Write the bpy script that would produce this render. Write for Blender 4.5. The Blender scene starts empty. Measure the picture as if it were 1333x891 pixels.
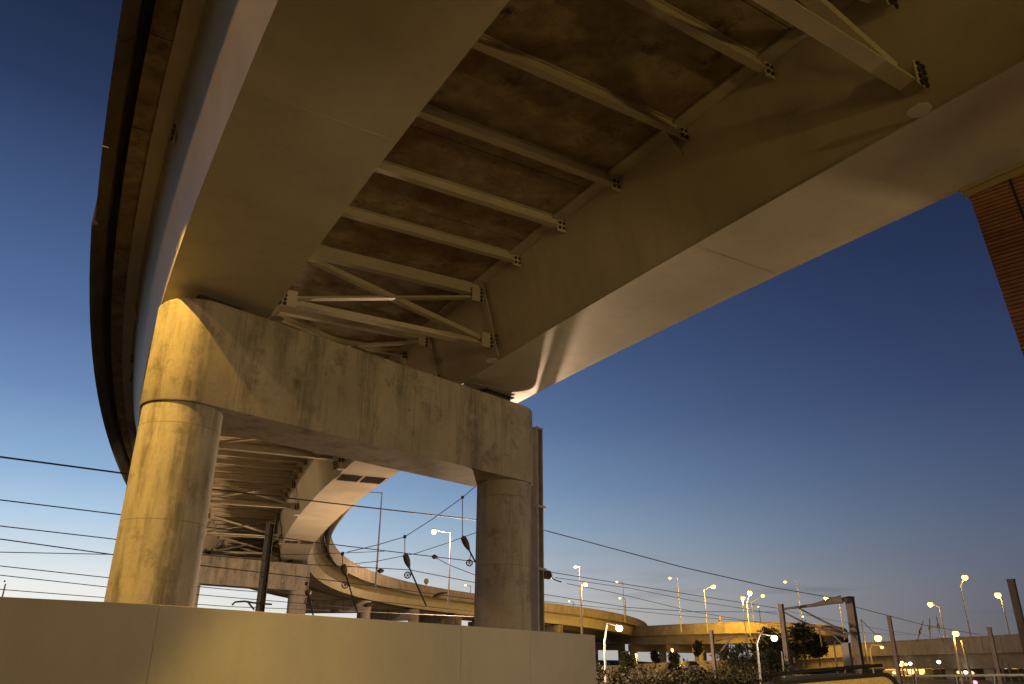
import bpy, bmesh, math, random
import numpy as np
from mathutils import Vector, Matrix
random.seed(7); rng = np.random.default_rng(7)
scn = bpy.context.scene
COL = scn.collection
PI = math.pi

# ------------------------------------------------------------------ camera (solved from the verticals and the pier axis)
F, CX, CY = 1010.0, 666.5, 445.5
_up = np.array([13.5, 2445.5, 1010.0]); _up /= np.linalg.norm(_up)
_z = np.array([0, 0, 1.0]); _fw = _z - _up * _up.dot(_z); _fw /= np.linalg.norm(_fw)
_rt = np.cross(_up, _fw); _rt = _rt if _rt[0] > 0 else -_rt
RW = np.array([_rt, _fw, _up])
EYE = np.array([0, 0, 1.6])
cam = bpy.data.cameras.new('camera'); cam_o = bpy.data.objects.new('camera', cam); COL.objects.link(cam_o)
cam.sensor_width = 36; cam.lens = F / 1333 * 36; cam.clip_start = .05; cam.clip_end = 6000
r_, u_, b_ = RW @ [1, 0, 0], RW @ [0, 1, 0], RW @ [0, 0, -1]
m4 = Matrix.Identity(4)
for i in range(3):
    m4[i][0], m4[i][1], m4[i][2], m4[i][3] = r_[i], u_[i], b_[i], EYE[i]
cam_o.matrix_world = m4
scn.camera = cam_o

# ------------------------------------------------------------------ dusk sky
def srgb(c):
    return tuple(((v / 255) / 12.92 if v / 255 < .04045 else ((v / 255 + .055) / 1.055) ** 2.4) for v in c)
world = bpy.data.worlds.new('World'); scn.world = world; world.use_nodes = True
wn, wl = world.node_tree.nodes, world.node_tree.links; wn.clear()
def wnode(t, **k):
    n = wn.new(t)
    for a, b in k.items(): setattr(n, a, b)
    return n
def wmath(op, a, b=None, c=None, clamp=False):
    n = wnode('ShaderNodeMath', operation=op, use_clamp=clamp)
    for i, v in enumerate((a, b, c)):
        if v is None: continue
        if isinstance(v, (int, float)): n.inputs[i].default_value = v
        else: wl.new(v, n.inputs[i])
    return n.outputs[0]
tc = wnode('ShaderNodeTexCoord'); sx = wnode('ShaderNodeSeparateXYZ'); wl.new(tc.outputs['Generated'], sx.inputs[0])
X_, Y_, Z_ = sx.outputs
hl = wmath('SQRT', wmath('ADD', wmath('MULTIPLY', X_, X_), wmath('MULTIPLY', Y_, Y_)))
az0 = math.radians(-35)
dot = wmath('DIVIDE', wmath('ADD', wmath('MULTIPLY', X_, math.sin(az0)), wmath('MULTIPLY', Y_, math.cos(az0))), wmath('MAXIMUM', hl, .001))
fl = wmath('MULTIPLY', wmath('SUBTRACT', dot, .2), 1.26, clamp=True)
fac = wmath('POWER', fl, 2.1, clamp=True)
def ramp(stops):
    r = wnode('ShaderNodeValToRGB'); e = r.color_ramp.elements
    while len(e) > 1: e.remove(e[-1])
    e[0].position = stops[0][0]; e[0].color = srgb(stops[0][1]) + (1,)
    for p, c in stops[1:]:
        q = e.new(p); q.color = srgb(c) + (1,)
    return r
west = ramp([(0, (255, 250, 236)), (.045, (255, 252, 242)), (.075, (246, 248, 246)), (.105, (218, 232, 242)), (.15, (178, 210, 238)), (.2, (140, 180, 222)), (.28, (103, 139, 190)),
             (.358, (78, 111, 164)), (.434, (63, 93, 144)), (.504, (50, 76, 123)), (.57, (36, 56, 95)), (.65, (27, 42, 74)), (1, (16, 24, 46))])
east = ramp([(0, (92, 85, 90)), (.05, (87, 88, 103)), (.083, (88, 93, 112)), (.132, (80, 91, 118)), (.215, (62, 78, 115)), (.298, (45, 62, 101)), (.38, (36, 52, 90)), (.442, (30, 45, 82)),
             (.6, (22, 34, 66)), (1, (12, 18, 38))])
zc = wmath('MAXIMUM', Z_, 0.0)
wl.new(zc, west.inputs[0]); wl.new(zc, east.inputs[0])
mix = wnode('ShaderNodeMix', data_type='RGBA'); wl.new(fac, mix.inputs[0]); wl.new(east.outputs[0], mix.inputs[6]); wl.new(west.outputs[0], mix.inputs[7])
# thin streaks of cloud low over the horizon
mp = wnode('ShaderNodeMapping'); mp.inputs['Scale'].default_value = (5, 5, 42); wl.new(tc.outputs['Generated'], mp.inputs[0])
nz = wnode('ShaderNodeTexNoise'); nz.inputs['Scale'].default_value = 1.3; nz.inputs['Detail'].default_value = 5; wl.new(mp.outputs[0], nz.inputs[0])
cl = wmath('MULTIPLY', wmath('SUBTRACT', nz.outputs[0], .55), 3.2, clamp=True)
band = wmath('MULTIPLY', wmath('SUBTRACT', 1.0, wmath('MULTIPLY', wmath('ABSOLUTE', wmath('SUBTRACT', Z_, .075)), 16.0), clamp=True), .55)
cm = wnode('ShaderNodeMix', data_type='RGBA'); wl.new(wmath('MULTIPLY', cl, wmath('MULTIPLY', band, wmath('SUBTRACT', 1.15, fac))), cm.inputs[0]); wl.new(mix.outputs[2], cm.inputs[6])
cm.inputs[7].default_value = srgb((58, 62, 84)) + (1,)
hs = wnode('ShaderNodeHueSaturation'); hs.inputs['Saturation'].default_value = .92; hs.inputs['Value'].default_value = .91; wl.new(cm.outputs[2], hs.inputs['Color'])
bg = wnode('ShaderNodeBackground'); wl.new(hs.outputs[0], bg.inputs[0]); bg.inputs[1].default_value = 1.0
wo = wnode('ShaderNodeOutputWorld'); wl.new(bg.outputs[0], wo.inputs[0])
scn.view_settings.view_transform = 'Standard'; scn.view_settings.look = 'None'; scn.view_settings.exposure = 0.0; scn.view_settings.gamma = 1.0
scn.view_settings.use_curve_mapping = False
scn.cycles.max_bounces = 6; scn.cycles.diffuse_bounces = 4; scn.cycles.use_denoising = True
scn.cycles.sample_clamp_indirect = 4; scn.cycles.caustics_reflective = False

# ------------------------------------------------------------------ materials
def mat(name, base, rough=.8, var=.25, scale=1.2, streak=0.0, stain=0.0, stain_col=(.05, .04, .03), bump=.15, bscale=30, metallic=0.0, rings=None, spots=0.0, spec=.5, grain=.06, rust=None, grime=0, lines=None):
    m = bpy.data.materials.new(name); m.use_nodes = True
    N, L = m.node_tree.nodes, m.node_tree.links
    b = N['Principled BSDF']; b.inputs['Roughness'].default_value = rough; b.inputs['Metallic'].default_value = metallic; b.inputs['Specular IOR Level'].default_value = spec
    t = N.new('ShaderNodeTexCoord')
    def noise(sc, det=5, src=None, ro=.6):
        n = N.new('ShaderNodeTexNoise'); n.inputs['Scale'].default_value = sc; n.inputs['Detail'].default_value = det; n.inputs['Roughness'].default_value = ro
        L.new(src or t.outputs['Object'], n.inputs[0]); return n.outputs[0]
    def mth(op, a, bb, clamp=False):
        n = N.new('ShaderNodeMath'); n.operation = op; n.use_clamp = clamp
        for i, v in enumerate((a, bb)):
            if isinstance(v, (int, float)): n.inputs[i].default_value = v
            else: L.new(v, n.inputs[i])
        return n.outputs[0]
    def mx(fac, a, c):
        n = N.new('ShaderNodeMix'); n.data_type = 'RGBA'
        if isinstance(fac, float): n.inputs[0].default_value = fac
        else: L.new(fac, n.inputs[0])
        for i, v in ((6, a), (7, c)):
            if isinstance(v, tuple): n.inputs[i].default_value = v[:3] + (1,)
            else: L.new(v, n.inputs[i])
        return n.outputs[2]
    base = tuple(base)
    big = noise(scale)
    lo = tuple(v * (1 - var) for v in base); hi = tuple(min(1, v * (1 + var)) for v in base)
    k = mth('MULTIPLY', mth('SUBTRACT', big, .3), 2.5, True)
    c = mx(k, lo, hi)
    g = noise(scale * 22, 3)
    c = mx(mth('MULTIPLY', mth('SUBTRACT', g, .35), 3.3 * grain * 4, True), c, tuple(v * .6 for v in base))
    if streak:
        mpn = N.new('ShaderNodeMapping'); mpn.inputs['Scale'].default_value = (2.1, 2.6, .2); L.new(t.outputs['Object'], mpn.inputs[0])
        s = noise(1.0, 6, mpn.outputs[0], .65)
        s2 = noise(.55, 3)
        c = mx(mth('MULTIPLY', mth('MULTIPLY', mth('SUBTRACT', s, .52), 5.0, True), mth('MULTIPLY', mth('SUBTRACT', s2, .32), streak * 3.0, True)), c, stain_col)
    if grime:
        mpn = N.new('ShaderNodeMapping'); mpn.inputs['Scale'].default_value = (1.5, 1.5, .16); mpn.inputs['Location'].default_value = (3.3, 1.7, .4); L.new(t.outputs['Object'], mpn.inputs[0])
        s = noise(1.0, 9, mpn.outputs[0], .7); s2 = noise(3.1, 8, None, .7)
        c = mx(mth('MULTIPLY', mth('MULTIPLY', mth('SUBTRACT', s, .505), 7.0, True), mth('MULTIPLY', mth('SUBTRACT', s2, .30), grime * 3.0, True)), c, tuple(v * .36 for v in base))
    if lines:
        dv = N.new('ShaderNodeVectorMath'); dv.operation = 'DOT_PRODUCT'; dv.inputs[1].default_value = lines[0]; L.new(t.outputs['Object'], dv.inputs[0])
        fr_ = mth('FRACT', mth('ADD', mth('DIVIDE', dv.outputs['Value'], lines[1]), lines[2]), 0)
        d = mth('LESS_THAN', mth('ABSOLUTE', mth('SUBTRACT', fr_, .5), 0), .012 / lines[1])
        c = mx(mth('MULTIPLY', d, .45), c, tuple(x * .35 for x in base))
    if stain:
        s = noise(1.5, 11, None, .74)
        c = mx(mth('MULTIPLY', mth('SUBTRACT', s, .54), stain * 8.0, True), c, stain_col)
    if rust:
        s = noise(.42, 7, None, .72)
        c = mx(mth('MULTIPLY', mth('SUBTRACT', s, .5), 5.0, True), c, rust)
    if spots:
        v = N.new('ShaderNodeTexVoronoi'); v.inputs['Scale'].default_value = 1.7; L.new(t.outputs['Object'], v.inputs[0])
        d = mth('MULTIPLY', mth('SUBTRACT', .075, v.outputs[0]), 40.0, True)
        c = mx(mth('MULTIPLY', d, spots), c, tuple(x * .35 for x in base))
        v = N.new('ShaderNodeTexVoronoi'); v.inputs['Scale'].default_value = 5.5; L.new(t.outputs['Object'], v.inputs[0])
        d = mth('MULTIPLY', mth('SUBTRACT', .10, v.outputs[0]), 40.0, True)
        c = mx(mth('MULTIPLY', d, spots * .7), c, tuple(x * .45 for x in base))
    hbump = noise(bscale, 4)
    if rings:
        sp = N.new('ShaderNodeSeparateXYZ'); L.new(t.outputs['Object'], sp.inputs[0])
        zz = sp.outputs[2]
        for zr in rings:
            d = mth('MULTIPLY', mth('SUBTRACT', .012, mth('ABSOLUTE', mth('SUBTRACT', zz, zr), 0)), 200.0, True)
            c = mx(mth('MULTIPLY', d, .6), c, tuple(x * .4 for x in base))
    L.new(c, b.inputs['Base Color'])
    bp = N.new('ShaderNodeBump'); bp.inputs['Strength'].default_value = bump; bp.inputs['Distance'].default_value = .02
    L.new(hbump, bp.inputs['Height']); L.new(bp.outputs[0], b.inputs['Normal'])
    rr = mth('ADD', mth('MULTIPLY', big, .25), rough - .12)
    L.new(rr, b.inputs['Roughness'])
    return m
def emat(name, col, s):
    m = bpy.data.materials.new(name); m.use_nodes = True
    b = m.node_tree.nodes['Principled BSDF']; b.inputs['Base Color'].default_value = (.8, .8, .8, 1)
    b.inputs['Emission Color'].default_value = tuple(col) + (1,); b.inputs['Emission Strength'].default_value = s
    return m
M = {}
M['steel'] = mat('painted_girder_steel', (.50, .455, .345), .46, .13, .6, streak=.35, stain=.16, stain_col=(.27, .235, .16), bump=.07, bscale=2.2, grain=.02, grime=.16)
M['beam'] = mat('painted_beam_steel', (.50, .45, .33), .5, .15, 1.5, stain=.15, stain_col=(.22, .17, .11), bump=.05)
M['soffit'] = mat('deck_concrete_soffit', (.37, .305, .19), .9, .45, 2.2, stain=.9, stain_col=(.09, .05, .032), bump=.4, bscale=14, rust=(.20, .098, .06), grain=.14, grime=.5)
M['fascia'] = mat('parapet_concrete', (.34, .29, .23), .85, .25, .7, streak=.8, stain_col=(.13, .1, .08), bump=.12)
M['edge'] = mat('shaded_parapet_concrete', (.15, .125, .1), .9, .3, .8, streak=.4, stain=.3, stain_col=(.06, .045, .035), bump=.12)  # darker copy of the parapet concrete, underside shade put into the colour
M['concrete'] = mat('pier_concrete', (.37, .33, .27), .8, .2, .8, streak=1.0, stain=.6, stain_col=(.09, .072, .048), bump=.25, bscale=24, rings=(3.95, 5.75), spots=.5, grime=1.7)
M['cap'] = mat('cap_beam_concrete', (.35, .305, .235), .82, .22, .7, streak=.9, stain=.7, stain_col=(.10, .082, .052), bump=.25, bscale=22, rings=(), spots=.7, grime=1.3, lines=((.68509, .72845, 0), 1.53, .1))
M['wall'] = mat('coated_wall_panel', (.455, .415, .335), .55, .10, .45, streak=.35, stain=.10, stain_col=(.31, .265, .19), bump=.05, bscale=40, grain=.03)
M['bolt'] = mat('dark_bolt_steel', (.035, .028, .022), .6, .3, 6, bump=0)
M['rubber'] = mat('bearing_rubber', (.025, .022, .02), .8, .3, 3, bump=.1)
M['galv'] = mat('galvanised_steel', (.34, .32, .29), .5, .25, 2, streak=.4, stain_col=(.15, .11, .08), bump=.06, metallic=.1)
M['mast'] = mat('weathered_mast_steel', (.20, .165, .13), .7, .3, 2, streak=.5, stain_col=(.09, .06, .04), bump=.1, metallic=.0)
M['darkmast'] = mat('dark_mast_steel', (.07, .055, .045), .7, .3, 2, bump=.1)
M['wire'] = mat('wire_metal', (.05, .045, .045), .6, .2, 5, bump=0)
M['ceramic'] = mat('brown_insulator', (.12, .085, .06), .4, .3, 6, bump=0)
M['pole'] = mat('painted_pole', (.48, .43, .36), .5, .1, 3, bump=0)
M['ground'] = mat('dry_ground', (.14, .125, .09), .95, .4, .08, stain=.2, stain_col=(.06, .05, .03), bump=.4, bscale=3)
M['road'] = mat('asphalt', (.11, .1, .09), .85, .15, .3, bump=.2)
M['leaf'] = mat('foliage', (.04, .044, .018), .7, .5, .9, bump=0, spec=.2)
M['bush'] = mat('scrub_foliage', (.055, .05, .022), .75, .6, .5, bump=0, spec=.2)
M['scrubland'] = mat('far_scrubland', (.05, .05, .035), .95, .4, .02, bump=0, spec=.1)
M['bark'] = mat('bark', (.11, .08, .055), .9, .3, 4, bump=.3)
M['coping'] = mat('tan_coping', (.42, .33, .19), .7, .2, 2, stain=.2, stain_col=(.2, .14, .08), bump=.1)
M['white_paint'] = mat('car_paint', (.70, .68, .64), .3, .03, 2, bump=0)
M['black_trim'] = mat('black_trim', (.007, .007, .007), .7, .2, 5, bump=0)
M['fence'] = mat('fence_steel', (.30, .30, .30), .5, .2, 3, bump=0)
M['lampglow'] = emat('sodium_lamp', (1, .56, .19), 2.8)
M['lampsmall'] = emat('small_sodium_lamp', (1, .55, .14), 2.6)
M['lampwhite'] = emat('white_lamp', (1, .93, .78), 8)
M['lampred'] = emat('red_signal', (1, .08, .2), 8)
M['yellow'] = mat('yellow_pier_paint', (.42, .34, .05), .7, .2, 1, bump=.05)

# brick: courses run along local X of the prism
def brick_mat():
    m = bpy.data.materials.new('red_brick'); m.use_nodes = True
    N, L = m.node_tree.nodes, m.node_tree.links; b = N['Principled BSDF']; b.inputs['Roughness'].default_value = .85
    uv = N.new('ShaderNodeUVMap'); uv.uv_map = 'uv'
    br = N.new('ShaderNodeTexBrick'); L.new(uv.outputs[0], br.inputs[0])
    br.inputs['Scale'].default_value = 1; br.inputs['Brick Width'].default_value = 1.6; br.inputs['Row Height'].default_value = .058; br.inputs['Mortar Size'].default_value = .0075
    br.inputs['Color1'].default_value = (.60, .29, .18, 1); br.inputs['Color2'].default_value = (.50, .225, .135, 1); br.inputs['Mortar'].default_value = (.10, .04, .022, 1)
    nz = N.new('ShaderNodeTexNoise'); nz.inputs['Scale'].default_value = 7; nz.inputs['Detail'].default_value = 6; L.new(uv.outputs[0], nz.inputs[0])
    mx = N.new('ShaderNodeMix'); mx.data_type = 'RGBA'; mx.blend_type = 'MULTIPLY'; mx.inputs[0].default_value = .6
    L.new(br.outputs[0], mx.inputs[6]); L.new(nz.outputs[0], mx.inputs[7]); L.new(mx.outputs[2], b.inputs['Base Color'])
    bp = N.new('ShaderNodeBump'); bp.inputs['Strength'].default_value = .5; bp.inputs['Distance'].default_value = .01; bp.invert = True
    L.new(br.outputs[1], bp.inputs['Height']); L.new(bp.outputs[0], b.inputs['Normal'])
    return m
M['brick'] = brick_mat()
def dew_glass():
    m = bpy.data.materials.new('lamplit_dewy_glass'); m.use_nodes = True
    N, L = m.node_tree.nodes, m.node_tree.links; b = N['Principled BSDF']
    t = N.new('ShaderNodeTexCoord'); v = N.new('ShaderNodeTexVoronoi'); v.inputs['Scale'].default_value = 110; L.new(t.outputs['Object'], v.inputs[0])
    r = N.new('ShaderNodeValToRGB'); r.color_ramp.elements[0].color = (.95, .82, .5, 1); r.color_ramp.elements[1].color = (.55, .42, .2, 1); r.color_ramp.elements[1].position = .55  # golden lamplight is put into the base colour of the dew
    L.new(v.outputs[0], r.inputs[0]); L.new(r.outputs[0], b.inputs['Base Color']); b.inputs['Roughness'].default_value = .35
    bp = N.new('ShaderNodeBump'); bp.inputs['Strength'].default_value = .8; bp.inputs['Distance'].default_value = .004; L.new(v.outputs[0], bp.inputs['Height']); L.new(bp.outputs[0], b.inputs['Normal'])
    return m
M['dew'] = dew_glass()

# ------------------------------------------------------------------ helpers
def tag(o, label=None, cat=None, group=None, kind=None):
    if label: o['label'] = label
    if cat: o['category'] = cat
    if group: o['group'] = group
    if kind: o['kind'] = kind
    return o
def thing(name, loc, label, cat, group=None):
    o = bpy.data.objects.new(name, None); o.location = loc; o.empty_display_size = .3; COL.objects.link(o)
    return tag(o, label, cat, group)
def wloc(o):
    v = Vector((0, 0, 0))
    while o is not None: v += Vector(o.location); o = o.parent
    return v
class MB:
    """collects faces in world space; build() makes ONE mesh object"""
    def __init__(s): s.v = []; s.f = []; s.mi = []; s.m = 0
    def add(s, vs, fs):
        o = len(s.v); s.v += [tuple(map(float, v)) for v in vs]; s.f += [tuple(i + o for i in f) for f in fs]; s.mi += [s.m] * len(fs); return s
    def box8(s, p):
        return s.add(p, [(0, 3, 2, 1), (4, 5, 6, 7), (0, 1, 5, 4), (1, 2, 6, 5), (2, 3, 7, 6), (3, 0, 4, 7)])
    def obox(s, c, ax, ay, az):
        c, ax, ay, az = map(np.array, (c, ax, ay, az))
        return s.box8([c - ax - ay - az, c + ax - ay - az, c + ax + ay - az, c - ax + ay - az, c - ax - ay + az, c + ax - ay + az, c + ax + ay + az, c - ax + ay + az])
    def bar(s, p, q, w, h, up=(0, 0, 1)):
        p, q, up = np.array(p, float), np.array(q, float), np.array(up, float)
        d = q - p; l = np.linalg.norm(d); d /= l
        if abs(d @ up) > .98: up = np.array([1., 0, 0])
        x = np.cross(d, up); x /= np.linalg.norm(x); y = np.cross(x, d)
        return s.obox((p + q) / 2, d * l / 2, x * w / 2, y * h / 2)
    def tube(s, pts, r, n=8, cap=True):
        pts = [np.array(p, float) for p in pts]; rs = r if isinstance(r, (list, tuple)) else [r] * len(pts)
        rings = []; px = None
        for i, p in enumerate(pts):
            d = pts[min(i + 1, len(pts) - 1)] - pts[max(i - 1, 0)]; d /= np.linalg.norm(d) + 1e-12
            a = px if px is not None else (np.array([0, 0, 1.]) if abs(d[2]) < .9 else np.array([1., 0, 0]))
            x = a - d * (a @ d); x /= np.linalg.norm(x); y = np.cross(d, x); px = x
            rings.append([p + rs[i] * (math.cos(2 * PI * k / n) * x + math.sin(2 * PI * k / n) * y) for k in range(n)])
        vs = [v for rr in rings for v in rr]; fs = []
        for i in range(len(pts) - 1):
            for k in range(n): fs.append((i * n + k, i * n + (k + 1) % n, (i + 1) * n + (k + 1) % n, (i + 1) * n + k))
        if cap: fs += [tuple(range(n))[::-1], tuple((len(pts) - 1) * n + k for k in range(n))]
        return s.add(vs, fs)
    def lathe(s, c, prof, n=32, axis=None):
        c = np.array(c, float)
        if axis is None: X, Y, Zv = np.eye(3)
        else:
            Zv = np.array(axis, float); Zv /= np.linalg.norm(Zv); a = np.array([0, 0, 1.]) if abs(Zv[2]) < .9 else np.array([1., 0, 0])
            X = np.cross(a, Zv); X /= np.linalg.norm(X); Y = np.cross(Zv, X)
        vs = []; fs = []
        for r, z in prof:
            for k in range(n):
                vs.append(c + X * r * math.cos(2 * PI * k / n) + Y * r * math.sin(2 * PI * k / n) + Zv * z)
        for i in range(len(prof) - 1):
            for k in range(n): fs.append((i * n + k, i * n + (k + 1) % n, (i + 1) * n + (k + 1) % n, (i + 1) * n + k))
        fs += [tuple(range(n))[::-1], tuple((len(prof) - 1) * n + k for k in range(n))]
        return s.add(vs, fs)
    def prism(s, lower, upper):
        n = len(lower); fs = [(i, (i + 1) % n, n + (i + 1) % n, n + i) for i in range(n)]
        return s.add(list(lower) + list(upper), fs + [tuple(range(n))[::-1], tuple(range(n, 2 * n))])
    def sweep(s, path, prof, ss):
        rows = [[path.pt(x, n, z) for n, z in prof] for x in ss]; n = len(prof); fs = []
        for i in range(len(ss) - 1):
            for k in range(n): fs.append((i * n + k, i * n + (k + 1) % n, (i + 1) * n + (k + 1) % n, (i + 1) * n + k))
        fs += [tuple(range(n))[::-1], tuple((len(ss) - 1) * n + k for k in range(n))]
        return s.add([v for r in rows for v in r], fs)
    def ball(s, c, rx, ry, rz, n=10, m=6):
        c = np.array(c, float); prof = [(math.sin(PI * (i + .02) / (m + .04)), -math.cos(PI * (i + .02) / (m + .04))) for i in range(m + 1)]
        vs = []; fs = []
        for r, z in prof:
            for k in range(n): vs.append(c + [rx * r * math.cos(2 * PI * k / n), ry * r * math.sin(2 * PI * k / n), rz * z])
        for i in range(m):
            for k in range(n): fs.append((i * n + k, i * n + (k + 1) % n, (i + 1) * n + (k + 1) % n, (i + 1) * n + k))
        fs += [tuple(range(n))[::-1], tuple(m * n + k for k in range(n))]
        return s.add(vs, fs)
    def build(s, name, m, parent=None, smooth=True, bevel=0, fixn=True):
        o = wloc(parent) if parent is not None else Vector((0, 0, 0))
        me = bpy.data.meshes.new(name)
        me.from_pydata([(v[0] - o[0], v[1] - o[1], v[2] - o[2]) for v in s.v], [], s.f); me.update()
        if fixn:
            b = bmesh.new(); b.from_mesh(me); bmesh.ops.recalc_face_normals(b, faces=b.faces); b.to_mesh(me); b.free()
        if smooth:
            me.polygons.foreach_set('use_smooth', [True] * len(me.polygons)); me.set_sharp_from_angle(angle=.6)
        for m_ in (m if isinstance(m, (list, tuple)) else [m]): me.materials.append(m_)
        if max(s.mi): me.polygons.foreach_set('material_index', s.mi)
        ob = bpy.data.objects.new(name, me); COL.objects.link(ob)
        if parent is not None: ob.parent = parent
        if bevel:
            md = ob.modifiers.new('edge', 'BEVEL'); md.width = bevel; md.segments = 2; md.limit_method = 'ANGLE'
        return ob
class Path:
    def __init__(s, S, x, y, z, th): s.S, s.x, s.y, s.z, s.th = map(np.asarray, (S, x, y, z, th))
    def pt(s, t, n, dz):
        x, y, z, th = (np.interp(t, s.S, a) for a in (s.x, s.y, s.z, s.th))
        return np.array([x + n * math.cos(th), y - n * math.sin(th), z + dz])
    def dir(s, t):
        th = np.interp(t, s.S, s.th); return np.array([math.sin(th), math.cos(th), 0]), np.array([math.cos(th), -math.sin(th), 0])
def spline_path(P, step=2.0):
    P = np.array(P, float); out = []
    for i in range(len(P) - 1):
        p0, p1, p2, p3 = P[max(i - 1, 0)], P[i], P[i + 1], P[min(i + 2, len(P) - 1)]
        for t in np.linspace(0, 1, 12, endpoint=False):
            out.append(.5 * (2 * p1 + (p2 - p0) * t + (2 * p0 - 5 * p1 + 4 * p2 - p3) * t * t + (3 * p1 - p0 - 3 * p2 + p3) * t ** 3))
    out.append(P[-1]); out = np.array(out)
    d = np.r_[0, np.cumsum(np.hypot(np.diff(out[:, 0]), np.diff(out[:, 1])))]
    S = np.arange(0, d[-1], step); x, y, z = (np.interp(S, d, out[:, k]) for k in range(3))
    th = np.unwrap(np.arctan2(np.gradient(x), np.gradient(y)))
    return Path(S, x, y, z, th)
def ray(px, py): return RW @ np.array([(px - CX) / F, (CY - py) / F, 1.0])
def at(px, py, dist):                       # the point a measured horizontal distance away along a surveyed sight line
    d = ray(px, py); return EYE + d * dist / math.hypot(d[0], d[1])
# pier frame: A runs along the cap beam, T along the bridge, MID midway between the two front columns
CL, CR = np.array([-6.52, 14.78]), np.array([-.2, 21.5])
A2 = (CR - CL) / np.linalg.norm(CR - CL); T2 = np.array([-A2[1], A2[0]]); MID = (CL + CR) / 2
A3, T3, Z3 = np.r_[A2, 0], np.r_[T2, 0], np.array([0, 0, 1.])
def fr(u, s, z): return np.r_[MID + A2 * u + T2 * s, z]
def onS(px, py, s):                         # where a sight line meets the vertical plane s metres behind the pier
    d = ray(px, py); k = (s + MID @ T2) / (d[:2] @ T2); return EYE + k * d
def point_light(name, loc, power, col, parent, size=.25):
    l = bpy.data.lights.new(name, 'POINT'); l.energy = power; l.color = col; l.shadow_soft_size = size
    o = bpy.data.objects.new(name, l); o.location = Vector(loc) - wloc(parent); COL.objects.link(o); o.parent = parent
    return o
SOD = (1.0, .55, .05)

# ------------------------------------------------------------------ ground and roads
g = MB(); n = 40; R0 = [0, 6, 12, 25, 50, 90, 150, 300, 800, 4000]
vs = [(0, 0, 0)]; fs = []
for r in R0[1:]:
    for k in range(n): vs.append((r * math.cos(2 * PI * k / n), r * math.sin(2 * PI * k / n), 0))
for k in range(n): fs.append((0, 1 + k, 1 + (k + 1) % n))
for i in range(len(R0) - 2):
    for k in range(n): fs.append((1 + i * n + k, 1 + (i + 1) * n + k, 1 + (i + 1) * n + (k + 1) % n, 1 + i * n + (k + 1) % n))
tag(g.add(vs, fs).build('ground', M['ground'], smooth=False), kind='structure')
rd = MB(); rp = spline_path([(-25, 140, .03), (8, 128, .03), (30, 118, .03), (60, 120, .03), (110, 130, .03)])
rd.sweep(rp, [(-3.6, -.03), (3.6, -.03), (3.6, .03), (-3.6, .03)], rp.S)
tag(rd.build('road', M['road']), kind='structure')

hb = MB(); NH = 160; rows = []
for k in range(NH + 1):
    an = math.radians(-75 + 150 * k / NH); h = 2.6 + .8 * math.sin(an * 9 + 1) + .6 * math.sin(an * 23) + .4 * math.sin(an * 61)
    rows.append([np.array([rr * math.sin(an), rr * math.cos(an), z]) for rr, z in ((620, -1), (660, h * .7), (700, h), (800, h * .6), (900, -1))])
for k in range(NH): hb.add(rows[k] + rows[k + 1], [(i, i + 1, i + 6, i + 5) for i in range(4)])
tag(hb.build('hills', M['scrubland']), kind='structure')

# ------------------------------------------------------------------ the curved viaduct
KN = [-25, 0, 30, 70, 115, 150]; KV = [.0032, .0062, .0031, .0106, .021, -.0172]
S = np.arange(-70, 200, 1.0); kk = np.interp(S, KN, KV); i0 = 70
kk[S < -25] = .0032
th = np.cumsum(kk); th = th - th[i0] - .4881
x = np.cumsum(np.sin(th)); y = np.cumsum(np.cos(th)); x = x - x[i0] - 3.6875; y = y - y[i0] + 18.3972
zg = np.where(S < 0, 1.2651 * S / 50, 1.2651 * S / 50 - .5549 * (S / 50) ** 2)
BR = Path(S, x, y, 8.6 + zg, th)
SE = [float(v) for v in np.arange(-46, 186, 2.0)]
via = thing('curved_viaduct', BR.pt(0, 0, 0), 'huge curved road viaduct on twin steel box girders sweeping overhead and away', 'viaduct')
for sg in (-1, 1):
    gb = MB()
    pr = [(-4.95, 0), (-2.80, 0), (-2.80, .03), (-2.86, .03), (-2.32, 1.97), (-5.50, 1.97), (-4.89, .03), (-4.95, .03)]
    gb.sweep(BR, [(n * -sg, z) for n, z in pr], SE)
    for a, b in ((-5.78, -5.22), (-2.60, -2.04)):
        gb.sweep(BR, [(a * -sg, 1.98), (b * -sg, 1.98), (b * -sg, 2.03), (a * -sg, 2.03)], SE)
    for ws in np.arange(-45.9, 60, 9.2):
        gb.bar(BR.pt(ws, sg * 2.9, -.002), BR.pt(ws, sg * 4.86, -.002), .012, .005)
    gb.build('box_girder', M['steel'], via)
ds = MB(); s = -46.0                        # precast planks with open joints between them
while s < 184:
    e = s + 2.6; ds.sweep(BR, [(-6.12, 2.055), (6.12, 2.055), (6.12, 2.44), (-6.12, 2.44)], [s + .012, (s + e) / 2, e - .012]); s = e
ds.sweep(BR, [(-6.08, 2.10), (6.08, 2.10), (6.08, 2.42), (-6.08, 2.42)], SE)
ds.build('deck_slab', M['soffit'], via, smooth=False)
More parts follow.
